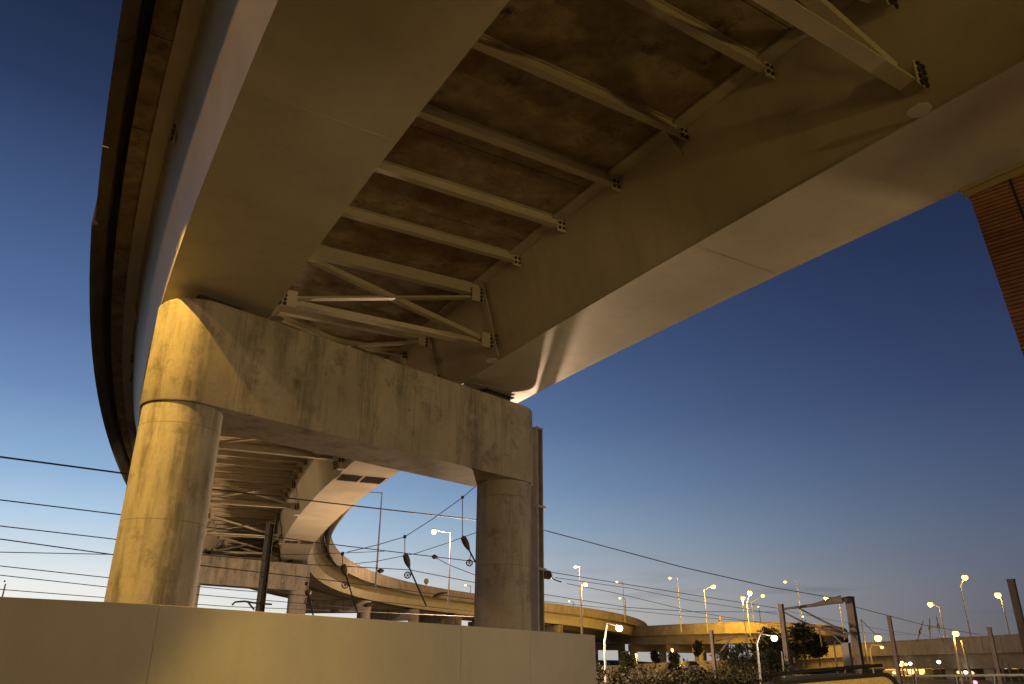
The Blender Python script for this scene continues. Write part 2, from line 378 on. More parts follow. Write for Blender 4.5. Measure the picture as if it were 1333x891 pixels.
# precast parapet units with open joints
for sg in (-1, 1):
    pb = MB(); s = -46.0
    while s < 184:
        e = s + 3.0
        lo, out = (1.74, 6.52) if (sg < 0 and s < -3.5) else (1.66, 6.58)
        pr = [(6.13, 2.66), (6.13, 2.45), (6.3, 2.45), (6.3, 1.9), (out - .1, lo), (out, lo), (out + .02, 2.9), (out + .05, 2.93), (out + .05, 3.08), (6.28, 3.08), (6.28, 2.66)]
        pb.sweep(BR, [(n * sg, z) for n, z in pr], [s + .014, (s + e) / 2, e - .014]); s = e
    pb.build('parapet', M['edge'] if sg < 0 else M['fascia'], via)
def bolts(mb, c, ax, ay, nx, ny, dx, dy, r=.028, h=.03):
    nrm = np.cross(ax, ay)
    for i in range(nx):
        for j in range(ny):
            p = c + ax * (i - (nx - 1) / 2) * dx + ay * (j - (ny - 1) / 2) * dy
            mb.lathe(p, [(r * 1.4, 0), (r * 1.4, h * .3), (r, h * .35), (r, h)], 7, nrm)
INW = lambda z: 2.80 - (z / 1.97) * .48          # |n| of the inner web at height z
frames = [-39.8, -26.6, -13.45, -1.83, 1.9, 13.3, 26.6, 39.9, 50.4, 54.2]
beams = []; s = -1.83
while s > -32: beams.append(s); s -= 1.94
s = 1.9
while s < 58: beams.append(s); s += 1.94
def beam_at(s, hz=0.0):
    t, nn = BR.dir(s); up = Z3
    b = MB(); z0 = 1.82
    a0, a1 = INW(z0 + .1) - .03, INW(z0 + .1) + .14
    p, q = BR.pt(s, -a0, 0), BR.pt(s, a0 - .0, 0)
    b.obox((p + q) / 2 + up * 1.83, (q - p) / 2, t * .075, up * .010)
    b.obox((p + q) / 2 + up * 1.935, (q - p) / 2, t * .010, up * .10)
    b.obox((p + q) / 2 + up * 2.038, (q - p) / 2, t * .06, up * .009)
    for sg in (-1, 1):
        c = BR.pt(s, sg * (a0 + .02), 1.86) + t * -.03
        b.obox(c, nn * .15, t * .012, up * .15)
    b.m = 1
    for sg in (-1, 1):
        c = BR.pt(s, sg * (a0 - .02), 1.85) - t * .042
        bolts(b, c, nn, up, 2, 2, .1, .12, .026)
    b.build('cross_beam', [M['beam'], M['bolt']], via, smooth=False)
for s in beams:
    if all(abs(s - f) > .6 for f in frames): beam_at(s)
def frame_at(s):
    t, nn = BR.dir(s); up = Z3
    b = MB(); zt, zb = 1.62, .36
    at_, ab = INW(zt), INW(zb)
    p, q = BR.pt(s, -at_, 1.7), BR.pt(s, at_, 1.7)
    b.obox((p + q) / 2, (q - p) / 2, t * .1, up * .015); b.obox((p + q) / 2 + up * .16, (q - p) / 2, t * .013, up * .16)
    fo = b.build('cross_frame', M['beam'], via, smooth=False)
    ch = MB(); p, q = BR.pt(s, -ab - .02, zb), BR.pt(s, ab + .02, zb)
    ch.obox((p + q) / 2, (q - p) / 2, t * .12, up * .014); ch.obox((p + q) / 2 + up * .1 + t * .1, (q - p) / 2, t * .012, up * .1)
    ch.build('bottom_chord', M['beam'], fo, smooth=False)
    for sg in (-1, 1):
        d = MB(); off = t * (.02 + sg * .05)
        p, q = BR.pt(s, -sg * (at_ - .35), zt - .05) + off, BR.pt(s, sg * (ab - .4), zb + .15) + off
        d.bar(p, q, .16, .02, up); dv = (q - p); d.bar(p - t * .08 * sg + up * .05, q - t * .08 * sg + up * .05, .02, .12, up)
        d.build('diagonal_brace', M['beam'], fo, smooth=False)
    for sg in (-1, 1):
        for a, z in ((at_, zt + .03), (ab, zb + .1)):
            c = BR.pt(s, sg * (a - .22), z) - t * .14
            k = MB().obox(c + nn * sg * (.09 if s < -10 else 0), nn * (.11 if s < -10 else .2), t * .009, up * .19); k.m = 1
            bolts(k, BR.pt(s, sg * (a - .10), z) - t * .148, nn, up, 2, 4, .11, .1, .034)
            k.build('gusset_plate', [M['beam'], M['bolt']], fo, smooth=False)
        # web stiffener
        w0, w1 = BR.pt(s, sg * (INW(.05) - .1), .05), BR.pt(s, sg * (INW(1.95) - .1), 1.95)
        if s > -10: MB().bar(w0 - t * .16, w1 - t * .16, .22, .016, nn * sg).build('web_stiffener', M['beam'], fo, smooth=False)
        # octagonal foot plate lying on the inner flange lip
        c = BR.pt(s, sg * (2.80 - .16), -.012)
        o8 = [c + nn * .15 * math.cos(PI / 8 + k8 * PI / 4) + t * .15 * math.sin(PI / 8 + k8 * PI / 4) for k8 in range(8)]
        MB().prism([v - up * .0 for v in o8], [v + up * .02 for v in o8]).build('foot_plate', M['steel'], fo, smooth=False)
for s in frames: frame_at(s)
# bolted field splices of the girders
for s in (14.8, 38.3, -20.5):
    t, nn = BR.dir(s)
    for sg in (-1, 1):
        sp = MB(); c = BR.pt(s, sg * 3.87, -.012); sp.obox(c, nn * 1.04, t * .62, Z3 * .01); sp.m = 1
        for h in (-.5, .5): bolts(sp, c + nn * h * 1.02 - Z3 * .009, t, nn, 8, 9, .15, .1, .034, .045)
        sp.build('splice_plate', [M['steel'], M['bolt']], via, smooth=False)
        for sd in (-1, 1):
            e = lambda z: (INW(z) - .006 if sd < 0 else 7.75 - INW(z) + .006)
            p, q = BR.pt(s, sg * e(.3), .3), BR.pt(s, sg * e(1.8), 1.8); wp = MB(); wp.obox((p + q) / 2, t * .26, nn * .006, (q - p) / 2); wp.m = 1
            for off in (-.18, -.06, .06, .18):
                for z in np.linspace(.36, 1.74, 13):
                    wp.lathe(BR.pt(s, sg * e(z), z) + t * off, [(.042, 0), (.042, .012), (.03, .014), (.03, .045)], 6, nn * sg * sd)
            wp.build('splice_plate', [M['steel'], M['bolt']], via, smooth=False)
# bolt groups and small cleats on the outer web
for s in (-5.1, 7.9, 10.0, -18):
    t, nn = BR.dir(s); ob = MB(); ob.obox(BR.pt(s, -5.425, 1.72), t * .15, nn * .012, Z3 * .15); ob.m = 1; bolts(ob, BR.pt(s, -5.43, 1.72), t, -Z3, 2, 2, .16, .16, .034, .05)
    ob.build('bolt_plate', [M['steel'], M['bolt']], via, smooth=False)
for s in (-9.4, 3.9, 17.2):
    t, nn = BR.dir(s)
    p = [BR.pt(s, -5.52, 1.95), BR.pt(s, -5.85, 1.97), BR.pt(s, -5.36, 1.45)]
    MB().prism([v - t * .012 for v in p], [v + t * .012 for v in p]).build('web_cleat', M['steel'], via, smooth=False)
    p = [BR.pt(s, INW(1.95) - .0, 1.95), BR.pt(s, INW(1.95) - .3, 1.97), BR.pt(s, INW(1.5), 1.5)]
    MB().prism([v - t * .012 for v in p], [v + t * .012 for v in p]).build('web_cleat', M['steel'], via, smooth=False)

# ------------------------------------------------------------------ piers
PIERS = [
    (0, None, 'massive yellow lit concrete pier nearest the camera with two round columns behind the wall'),
    (52.5, 'A', 'second concrete pier seen between the near columns, beyond the dark catenary mast'),
    (92, 'N', 'third concrete pier of the curve, just right of the second one in the distance'),
    (107, 'N', 'far concrete pier under the bend, right of the third one'),
    (118, 'N', 'far concrete pier close left of the thick near column, its column mostly lit orange'),
    (130, 'N', 'far concrete pier just peeking out at the left edge of the thick near column'),
    (141.5, 'N', 'far concrete pier lit yellow right of the tall steel mast by the near column')]
for (s, ax, lab) in PIERS:
    far = ax == 'N'; zt = (8.45 if far else 8.3) + float(np.interp(s, S, zg)); dz = zt - 8.3 + (.65 if far else 0)
    c = BR.pt(s, 0, 0)
    if s == 0: a3 = A3; t3 = T3; base = np.r_[MID, 0]
    elif ax == 'A': a3 = A3; t3 = T3; base = np.r_[at(386, 790, 69)[:2] - A2 * 4.61, 0]
    else:
        t3, a3 = BR.dir(s); base = np.r_[c[:2], 0]
    rt = thing('concrete_pier', base, lab, 'bridge pier', 'piers holding up the curved viaduct')
    H = 4.61; zb = 6.17 + dz
    for sg in (-1, 1):
        cm_ = MB(); cm_.lathe(base + a3 * sg * H, [(.75, -.5), (.75, zb - .02), (.735, zb - .015), (.735, zb + .05)], 64)
        cm_.build('column', M['concrete'], rt)
    cb = MB(); rr = .80; pts = []
    for sg, a_0 in ((1, -90), (-1, 90)):
        for k in range(25):
            an = math.radians(a_0 + k * 7.5); pts.append(a3 * (sg * H + rr * math.cos(an)) + t3 * rr * math.sin(an))
    def ring(z, k=1.0): return [base + p * 1.0 - (p / np.linalg.norm(p)) * (1 - k) * .8 + Z3 * z for p in pts]
    lv = [(zb + .0, .975), (zb + .03, 1.0), (zt - .05, 1.0), (zt, .95)]
    rows = [ring(z, k) for z, k in lv]; nn_ = len(pts); fs = []
    for i in range(len(rows) - 1):
        for k in range(nn_): fs.append((i * nn_ + k, i * nn_ + (k + 1) % nn_, (i + 1) * nn_ + (k + 1) % nn_, (i + 1) * nn_ + k))
    fs += [tuple(range(nn_))[::-1], tuple((len(rows) - 1) * nn_ + k for k in range(nn_))]
    cb.add([v for r in rows for v in r], fs); cb.build('cap_beam', M['cap'], rt)
    for sg in (-1, 1):
        # bearing sits where the girder crosses the cap
        best = min(np.arange(-6, 6, .02), key=lambda u: abs(np.min(np.hypot(*(np.array([BR.pt(q, sg * 3.87, 0)[:2] for q in (s - 3, s - 2, s - 1, s, s + 1, s + 2, s + 3)]) - (base + a3 * u)[:2]).T)))) if s < 60 else sg * 3.87
        p = base + a3 * best
        bm_ = MB(); bm_.obox(p + Z3 * (zt + .13), a3 * .48, t3 * .40, Z3 * .125); bm_.obox(p + Z3 * (zt + .272), a3 * .56, t3 * .5, Z3 * .015)
        bm_.build('bearing', M['rubber'], rt)

# ------------------------------------------------------------------ boundary wall in front of the pier
def wall_pt(px, py): return onS(px, py, -2.2)
knots = [(-260, 764), (208, 787.5), (601, 814.5), (690, 821), (774.5, 827)]
w0 = wall_pt(208, 787.5)
wall = thing('boundary_wall', (w0[0], w0[1], 0), 'long smooth beige panelled wall along the bottom in front of the pier', 'wall')
for i in range(len(knots) - 1):
    a, b = wall_pt(*knots[i]), wall_pt(*knots[i + 1]); d = (b - a); d[2] = 0; d /= np.linalg.norm(d); bk = T3 * .32
    off = -T3 * (.0 if i else .006)
    a = a + d * .002; b = b - d * (.002 if i < 3 else 0)
    za, zb_ = a[2], b[2]
    lo = [np.r_[a[:2], -.2] + off, np.r_[b[:2], -.2] + off, np.r_[b[:2], -.2] + bk, np.r_[a[:2], -.2] + bk]
    hi = [np.r_[a[:2], za] + off, np.r_[b[:2], zb_] + off, np.r_[b[:2], zb_] + bk, np.r_[a[:2], za] + bk]
    MB().prism(lo, hi).build('wall_panel', M['wall'], wall, bevel=.006)

# ------------------------------------------------------------------ brick building at the right edge
bc = at(1259, 244, 11.5)
dd = -T3; inn = A3                                  # face runs along -T, the body lies behind it
lean = dd * .055
bt = thing('brick_building', (bc[0], bc[1], 0), 'red brick building with a tan coping rising at the right edge', 'building')
zt = bc[2] - .16
def bpt(k, z, dep): return np.r_[bc[:2], 0] + dd * (k if k > 3 else k + dep * .35) + lean * (zt - z) + inn * dep + Z3 * (z + (.10 * k if z > 3 else 0))
bb = MB(); lo = [bpt(0, -.2, 0), bpt(7, -.2, 0), bpt(7, -.2, 6), bpt(0, -.2, 6)]; hi = [bpt(0, zt, 0), bpt(7, zt, 0), bpt(7, zt, 6), bpt(0, zt, 6)]
bo = bb.prism(lo, hi).build('wall', M['brick'], bt, smooth=False)
uvl = bo.data.uv_layers.new(name='uv')
for p in bo.data.polygons:
    for li in p.loop_indices:
        v = Vector(bo.data.vertices[bo.data.loops[li].vertex_index].co)
        w = np.array(v) 
        k, dep = w @ dd, w @ inn
        uvl.data[li].uv = ((k if abs(p.normal.dot(Vector(inn))) > .5 else dep), v.z)
cp = MB(); lo = [bpt(-.05, zt + .003, -.02), bpt(7, zt + .003, -.02), bpt(7, zt + .003, 6.1), bpt(-.07, zt + .003, 6.1)]
cp.prism(lo, [v + Z3 * .1 for v in lo]); lo2 = [bpt(-.08, zt + .104, -.05), bpt(7, zt + .104, -.05), bpt(7, zt + .104, 6.1), bpt(-.11, zt + .104, 6.1)]
cp.prism(lo2, [v + Z3 * .05 for v in lo2]); cp.build('coping', M['coping'], bt, smooth=False, bevel=.008)
jn = MB(); p, q = bpt(.52, zt, -.004), bpt(.52, 0, -.004) - Z3 * .0; jn.bar(p, q, .026, .012, inn); jn.build('movement_joint', M['rubber'], bt)
pp = MB(); p, q = bpt(.36, zt - .35, -.03), bpt(.36, zt - 2.1, -.03)


# ------------------------------------------------------------------ second elevated road and low ramp on the right
def via2(pts):  # (photo column, photo row of the parapet top, distance)
    return [tuple(at(a, b, d)) for a, b, d in pts]
def road_on_piers(name, path, prof_w, lab, h_par=1.45, h_gir=1.9, mat_='fascia', coping=False):
    v = thing(name, path.pt(path.S[0], 0, -3.4), lab, 'elevated road')
    W = prof_w; ss = list(path.S)
    MB().sweep(path, [(-W + 1.2, -3.35), (W - 1.2, -3.35), (W - .5, -1.75), (-W + .5, -1.75)], ss).build('girder', M['fascia'], v)
    MB().sweep(path, [(-W, -1.74), (W, -1.74), (W, -1.2), (-W, -1.2)], ss).build('deck', M['soffit'], v)
    for sg in (-1, 1):
        b = MB(); s = path.S[0]
        while s < path.S[-1] - 3:
            pr = [(W + .003, -1.78), (W + .18, -1.78), (W + .18, -.12), (W + .24, -.1), (W + .24, 0), (W - .08, 0), (W - .08, -1.1), (W + .003, -1.1)]
            b.sweep(path, [(n * sg, z) for n, z in pr], [s + .025, s + 1.5, s + 2.975]); s += 3
        b.build('parapet', M['fascia'], v)
    return v
V2 = spline_path(via2([(560, 838, 330), (700, 822, 240), (774, 818, 190), (830, 815.5, 165), (880, 813, 152), (940, 810.5, 146), (1000, 810, 146), (1050, 811.5, 150), (1085, 815, 160), (1102, 820, 178), (1098, 828, 200), (1070, 835, 225), (1020, 840, 250)]))
# path above is the near parapet line; shift it back to the road's middle
def shift(path, n):
    P = [path.pt(s, n, 0) for s in path.S]; a = np.array(P); return Path(path.S, a[:, 0], a[:, 1], a[:, 2], path.th)
V2c = shift(V2, -5.2)
road_on_piers('elevated_road', V2c, 5.0, 'second elevated road crossing the background, its parapet lit bright yellow by street lamps')
V3 = spline_path(via2([(985, 855, 190), (1001, 851, 170), (1050, 844, 150), (1099, 839, 135), (1171, 834, 118), (1263, 829, 108), (1333, 825, 102), (1450, 816, 98), (1560, 806, 98)]))
V3c = shift(V3, -5.2)
road_on_piers('low_ramp', V3c, 5.0, 'low brown concrete ramp in the right background above the lit rail yard')
def road_pier(path, s, lab, m='fascia', wide=3.2, grp='piers under the background roads'):
    c = path.pt(s, 0, 0); t, nn = path.dir(s); zz = c[2] - 3.37
    o = thing('road_pier', (c[0], c[1], 0), lab, 'bridge pier', grp)
    MB().obox(np.r_[c[:2], zz - .7], nn * (wide + .8), t * .8, Z3 * .7).build('cap_beam', M[m], o, smooth=False, bevel=.03)
    for sg in (-1, 1):
        MB().lathe(np.r_[c[:2], 0] + nn * wide * sg, [(.75, -.2), (.75, zz - 1.41)], 20).build('column', M[m], o)
def s_at_px(path, px):
    best = None
    for s in path.S:
        q = RW.T @ (path.pt(s, 0, -3) - EYE); X = CX + F * q[0] / q[2]
        if best is None or abs(X - px) < best[0]: best = (abs(X - px), s)
        if s > 260: pass
    return best[1]
for px, lab in ((790, 'yellow lit pier under the second elevated road just right of the wall end'), (842, 'dark pier under the second elevated road behind the small roundish tree'),
                (897, 'pier under the second elevated road right of the low tree with a lamp'), (921, 'slender pier under the second elevated road beside the catenary mast'), (985, 'pier under the second elevated road half hidden by dark trees')):
    road_pier(V2c, min([s for s in V2c.S if s < 330], key=lambda s: abs((lambda q: CX + F * q[0] / q[2])(RW.T @ (V2c.pt(s, 0, -3) - EYE)) - px)), lab)
for px, lab, m in ((1237, 'bright yellow painted pier under the low ramp', 'yellow'), (1270, 'broad pale pier under the low ramp right of the yellow one', 'fascia'), (1325, 'pier under the low ramp at the right edge of the picture', 'fascia')):
    road_pier(V3c, min(V3c.S, key=lambda s: abs((lambda q: CX + F * q[0] / q[2])(RW.T @ (V3c.pt(s, 0, -3) - EYE)) - px)), lab, m, 2.6)
# embankment wall below the second road
bw = MB(); p0, p1, p2 = at(880, 862, 125), at(930, 860, 122), at(985, 857, 122)
tp = spline_path([tuple(at(770, 868, 128)), tuple(p0), tuple(p1), tuple(at(1010, 856, 122))])
bw.sweep(tp, [(-.2, -4), (.2, -4), (.2, 0), (-.2, 0)], tp.S)
tag(bw.build('retaining_wall', M['fascia']), 'low brown retaining wall below the second elevated road behind the bushes', 'wall')
# ------------------------------------------------------------------ street lamps
LG = 'street lamps around the elevated roads'
def lamp_post(head, top, foot, dist, lab, drop=1.4, m='lampglow', size=.3, power=0, col=SOD, pole_m='pole', r=.1, group=LG, to_ground=False, curved=False):
    b = at(*foot, dist); b[2] = 0 if to_ground else b[2] - drop
    tp = at(*top, dist); tp[0], tp[1] = b[0], b[1]
    hd = at(*head, dist)
    o = thing('street_lamp', b, lab, 'street lamp', group)
    if curved:
        k = tp + Z3 * .0; mid = np.r_[(tp[:2] * .75 + hd[:2] * .25), max(tp[2], hd[2]) + .25]
        MB().tube([b, b + (tp - b) * .5, tp, mid, hd + Z3 * .12], [r, r * .8, r * .62, r * .5, r * .45], 8).build('pole', M[pole_m], o)
    else:
        MB().tube([b, tp], [r, r * .55], 8).build('pole', M[pole_m], o)
        if np.linalg.norm(hd - tp) > .3: MB().tube([tp - Z3 * .05, hd + Z3 * .1], [r * .5, r * .4], 6).build('arm', M[pole_m], o)
    size *= .56
    MB().ball(hd, size * 1.0, size * 1.0, size * .85, 14, 8).build('lamp_head', M[m], o)
    MB().ball(hd + Z3 * size * .8, size * .8, size * .8, size * .22, 12, 5).build('lamp_hood', M['galv'], o)
    if power: point_light('lamp_light', hd - Z3 * (size + .15), power, col, o, .3)
    return o
LAMPS = [
 ((565, 692), (583, 693), (584, 772), 96, 'tall lit lamp on the curved viaduct, framed between the two near columns', dict(size=.6, power=7000, col=(1, .64, .36))),
 ((606, 762), (612, 763), (612, 790), 150, 'small lit lamp low against the left edge of the thick near column', dict(size=.4)),
 ((478, 642), (495, 641), (490, 747), 78, 'tall unlit lamp post on the viaduct bend with its arm pointing left', dict(m='galv', size=.14)),
 ((749, 738), (757, 738), (756.5, 815), 130, 'lit lamp higher of the pair beside the near mast, arm pointing left', dict(size=.45, power=2500, col=(1, .6, .2))),
 ((762, 761), (759, 763), (758, 813), 120, 'brighter lit lamp lower of the pair just right of the near mast', dict(size=.6, power=2800, col=(1, .6, .2))),
 ((741, 783), (747, 784), (747, 800), 190, 'tiny lit lamp right beside the insulator of the near mast', dict(size=.42)),
 ((803, 758), (810.5, 758), (813, 800), 150, 'lit lamp upper one of the two above the end of the viaduct', dict(size=.45)),
 ((807, 779), (813.5, 780), (815, 803), 170, 'lit lamp lower one of the two above the end of the viaduct', dict(size=.48)),
 ((872, 753), (880, 752), (886, 812), 142, 'lit lamp on a slim post alone between the viaduct end and the lamp cluster', dict(size=.45)),
 ((834, 809), (838, 809), (838, 816), 230, 'tiny lit lamp just over the parapet of the second road', dict(size=.45)),
 ((929, 764), (917, 767), (920, 812), 139, 'lit lamp left of the cluster with its arm pointing right', dict(size=.65, power=5000)),
 ((967, 779), (967, 782), (974, 853), 135, 'leftmost lamp of the tight cluster of three on long pale poles', dict(size=.6, to_ground=True, power=4800)),
 ((976, 772), (971, 786), (977, 832), 138, 'tallest and brightest lamp of the cluster of three', dict(size=.7, to_ground=True, power=4800)),
 ((993, 776), (980, 784), (981, 809), 150, 'rightmost lamp of the cluster of three, arm reaching right', dict(size=.6)),
 ((987, 790), (990, 791), (990, 809), 210, 'small lit lamp just below the cluster of three', dict(size=.42)),
 ((1022, 758), (1037, 757), (1044, 812), 152, 'lit lamp with long left arm over the far end of the second road', dict(size=.48)),
 ((1075, 779), (1092, 785), (1098, 822), 152, 'lit lamp beside the top of the wide catenary gantry', dict(size=.65, power=2500)),
 ((1045, 803), (1044, 804), (1045, 813), 200, 'small lit lamp under the slanting gantry arms', dict(size=.42)),
 ((1211, 787), (1222, 790), (1231, 832), 125, 'lit lamp above the low ramp, left one of the three tall ones at right', dict(size=.65, power=350)),
 ((1256, 752), (1247, 763), (1264, 830), 112, 'highest lit lamp of the right side, above the low ramp', dict(size=.65, power=350)),
 ((1299, 775), (1303, 780), (1314, 826), 112, 'lit lamp near the right edge beside the dark mast with conduits', dict(size=.65, power=350)),
 ((1244, 825), (1244, 830), (1254, 895), 70, 'lit lamp in front of the low ramp with a pair of grey poles below it', dict(size=.42, to_ground=True, power=300)),
 ((1143, 831), (1130, 806), (1134, 891), 88, 'large glowing lamp in front of the left part of the low ramp', dict(size=.62, power=220, to_ground=True)),
 ((1148, 843), (1134, 846), (1136, 868), 90, 'small glowing lamp on a gooseneck pole under the large glowing one', dict(size=.3, to_ground=True, curved=True)),
 ((806, 818), (787, 834), (789, 891), 46, 'bright white lamp on a silver gooseneck pole just right of the wall end', dict(size=.34, m='lampwhite', to_ground=True, curved=True, pole_m='galv', r=.085, power=260, col=(1, .85, .6))),
 ((1008, 831), (987, 838), (991, 891), 52, 'bright white lamp on a slim gooseneck pole in front of the dark trees', dict(size=.34, m='lampwhite', to_ground=True, curved=True, pole_m='galv', r=.08, power=300, col=(1, .9, .7))),
 ((1020, 846), (1018, 848), (1022, 886), 60, 'gooseneck pole with a dim lamp beside the left gantry mast', dict(size=.1, m='galv', to_ground=True, pole_m='galv', r=.08)),
 ((1096, 839), (1087, 842), (1090, 872), 75, 'unlit gooseneck pole in front of the low ramp left of the gantry mast', dict(size=.1, m='galv', to_ground=True, curved=True, pole_m='galv', r=.09)),
 ((1032, 838), (1033, 839), (1033, 850), 130, 'flat glowing lamp over the dark tree right of the left gantry mast', dict(size=.38, m='lampsmall')),
 ((875, 846), (875, 848), (876, 866), 118, 'small glowing lamp inside the top of the low tree under the second road', dict(size=.36, to_ground=True, m='lampglow', power=1200)),
 ((828, 852), (829, 853), (829, 866), 140, 'small glowing lamp between the piers, behind the roundish tree', dict(size=.34, m='lampsmall', to_ground=True, power=1500)),
 ((6, 757), (2, 760), (0, 790), 80, 'faint unlit lamp with its arm to the right at the left edge of the picture', dict(size=.14, m='galv', to_ground=True)),
 ((60, 783), (62, 786), (62, 800), 70, 'low lamp shining just over the top edge of the wall at left', dict(size=.22, to_ground=True, m='lampglow')),
]
for h, t, f_, d, lab, kw in LAMPS: lamp_post(h, t, f_, d, lab, **kw)
tp = at(1252, 834, 70); tag(MB().tube([np.r_[at(1266, 891, 70)[:2], 0], tp], [.1, .08], 8).build('grey_pole', M['galv']), 'bare grey pole leaning beside the lamp in front of the low ramp', 'pole')
for (px, py, d, lab) in ((937, 806, 147, 'pale globe light on the lit parapet of the second road'), (555, 757, 118, 'small yellow marker light on the far parapet between the near columns')):
    c = at(px, py, d); o = thing('globe_light', c - Z3 * .9, lab, 'globe light'); MB().ball(c, .36, .36, .42).build('globe', M['coping'], o); MB().tube([c - Z3 * 1.2, c - Z3 * .3], .07, 6).build('stem', M['pole'], o)

# ------------------------------------------------------------------ unseen lamps: some inferred from the shadows, others added to brighten parts
def tall_lamp(base, z, power, lab, tgt, size=.3, col=SOD, spot=None):
    o = thing('street_lamp', (base[0], base[1], 0), lab, 'street lamp', 'street lamps beside the near pier')
    hd = np.r_[base, z]; side = np.r_[np.array(tgt) - base, 0]; side /= np.linalg.norm(side); bs = hd - side * 1.4
    MB().tube([np.r_[bs[:2], 0], bs], [.12, .07], 10).build('pole', M['galv'], o); MB().tube([bs - Z3 * .05, hd + Z3 * .12], [.05, .04], 8).build('arm', M['galv'], o)
    MB().ball(hd, .34, .34, .12, 12, 6).build('lamp_head', M['lampglow'], o)
    lo = point_light('lamp_light', hd - Z3 * .35, power, col, o, size)
    if spot:                                # a hooded head that throws its light one way
        l = bpy.data.lights.new('lamp_light', 'SPOT'); l.energy = power; l.color = col; l.shadow_soft_size = size; l.spot_size = math.radians(spot[1]); l.spot_blend = .35
        lo.data = l; lo.rotation_euler = (Vector(spot[0]) - Vector(hd - Z3 * .35)).to_track_quat('-Z', 'Y').to_euler()
LP = BR.pt(-5.3, -11.1, 0)[:2]
tall_lamp(LP, 15.0, 14500, 'tall sodium lamp outside the picture left of the near pier', CL, .1, col=(1, .59, .10), spot=((CL[0], CL[1], 5.4), 33))
tall_lamp(BR.pt(-14, -17, 0)[:2], 16.0, 3000, 'taller pale lamp outside the picture left of the bridge', (-4, 8), col=(1, .55, .20))
tall_lamp(np.array([11.0, -6.0]), 4.6, 1350, 'sodium lamp behind the camera on its right side', (2, 10), .2, col=(1, .69, .22))
tall_lamp(np.array([-5.0, -11.0]), 4.2, 520, 'sodium lamp behind the camera on its left side', (0, 10), .9, col=(1, .64, .16))
tall_lamp(np.array([6.0, -7.0]), 4.4, 1900, 'added hooded floodlight behind the camera aimed at the near pier', (-2.5, 18), .3, col=(1, .69, .35), spot=((-2.5, 18, 6.0), 30))  # added; its cone edge stands in for the shadow line across the wall
tall_lamp(np.array([9.5, -1.5]), 5.0, 6000, 'added hooded lamp outside the picture brightening the parked car', (5, 7), .1, col=(1, .66, .15), spot=((3.6, 8.0, 1.3), 34))  # added to brighten the car's rear window
tall_lamp(np.array([20.0, 15.0]), 3.6, 3100, 'pale lamp outside the picture right of the near pier', (4, 14), .3, col=(1, .76, .42))
tall_lamp(np.array([-36.0, 36.0]), 3.6, 8000, 'added hooded lamp outside the picture brightening the second span', (-16, 55), .4, col=(1, .70, .42), spot=((-15, 50, 8.0), 75))  # added to light the second span, cone kept off the near web
tall_lamp(at(655, 800, 46)[:2], 4.0, 17000, 'added pale lamp hidden behind the thick near column', (-10, 60), .4, col=(1, .66, .42))  # added out of sight to brighten the far bend and second span
tall_lamp(at(650, 800, 30)[:2], 2.6, 480, 'added low lamp hidden close behind the thick near column', (-3, 18), .3, col=(1, .74, .46))  # added out of sight to brighten the underside of the cap beam
tag(MB().tube([(9.14, -.75, -.1), (9.14, -.75, 8.2)], [.17, .14], 14).build('utility_pole', M['bark']), 'timber utility pole outside the picture to the right of the camera', 'pole')

# ------------------------------------------------------------------ catenary masts
MG = 'railway catenary masts'
def hmast(px_top, px_foot, dist, w, lab, m='mast', to=None, group=MG, extra=None):
    t = at(*px_top, dist); f_ = np.r_[at(*px_foot, dist)[:2], 0]; t[0], t[1] = f_[0], f_[1]
    o = thing('catenary_mast', f_, lab, 'mast', group)
    b = MB(); h = w / 2
    for s in (-1, 1): b.obox((t + f_) / 2 + A3 * s * h * .92, A3 * h * .12, T3 * h, (t - f_) / 2)
    b.obox((t + f_) / 2, A3 * h * .8, T3 * h * .12, (t - f_) / 2)
    b.build('post', M[m], o, smooth=False)
    MB().obox(t + Z3 * .03, A3 * h * 1.15, T3 * h * 1.15, Z3 * .03).build('cap_plate', M[m], o, smooth=False)
    return o, f_, t
# the near one, right behind the pier column
o, f_, t = hmast((699.5, 560), (700, 818), 23.4, .27, 'tall steel mast close behind the right near column, with a ribbed insulator on its side', 'galv')
ins = onS(708, 748, (f_[:2] - MID) @ T2); c0 = f_ + Z3 * ins[2] + A3 * .08
ib = MB(); prof = [(.04, .12)]
for k in range(4): prof += [(.05, .16 + k * .075), (.12, .175 + k * .075), (.13, .19 + k * .075), (.05, .215 + k * .075)]
prof += [(.03, .5), (.03, .56)]
ib.lathe(c0, prof, 16, A3); ib.build('insulator', M['ceramic'], o)
MB().tube([c0 + A3 * .5, c0 + A3 * .62 + Z3 * -.1, c0 + A3 * 1.0 - Z3 * .16], .018, 6).build('clamp_rod', M['wire'], o)
for z in (4.1, 5.9): cl = MB(); cl.obox(f_ + Z3 * z, A3 * .19, T3 * .19, Z3 * .035); cl.tube([f_ + Z3 * z + A3 * .1, f_ + Z3 * z + A3 * .24], .03, 6); cl.build('clamp', M['galv'], o, smooth=False)
hmast((348, 682), (337, 806), 40, .3, 'dark catenary mast standing under the viaduct between the near columns', 'darkmast')
hmast((924, 822), (932, 891), 60, .22, 'dark catenary mast in front of the second road with a diagonal stay')
oL, fL, tL = hmast((1015, 788), (1028, 884), 62, .30, 'left mast of the catenary gantry, dark and slightly leaning')
oR, fR, tR = hmast((1108, 778), (1120, 872), 66, .52, 'wide right mast of the catenary gantry, lit orange on one side', 'mast')
hmast((1155, 803), (1171, 885), 66, .24, 'slim dark catenary mast left of the yard lights')
o5, f5, t5 = hmast((1308, 756), (1340, 860), 52, .34, 'tall dark mast with conduits at the right edge', 'darkmast')
b = MB()
for k in (.36, .5): b.tube([f5 + A3 * k + Z3 * .2, t5 + A3 * k], .045, 6)
b.build('conduit', M['galv'], o5)
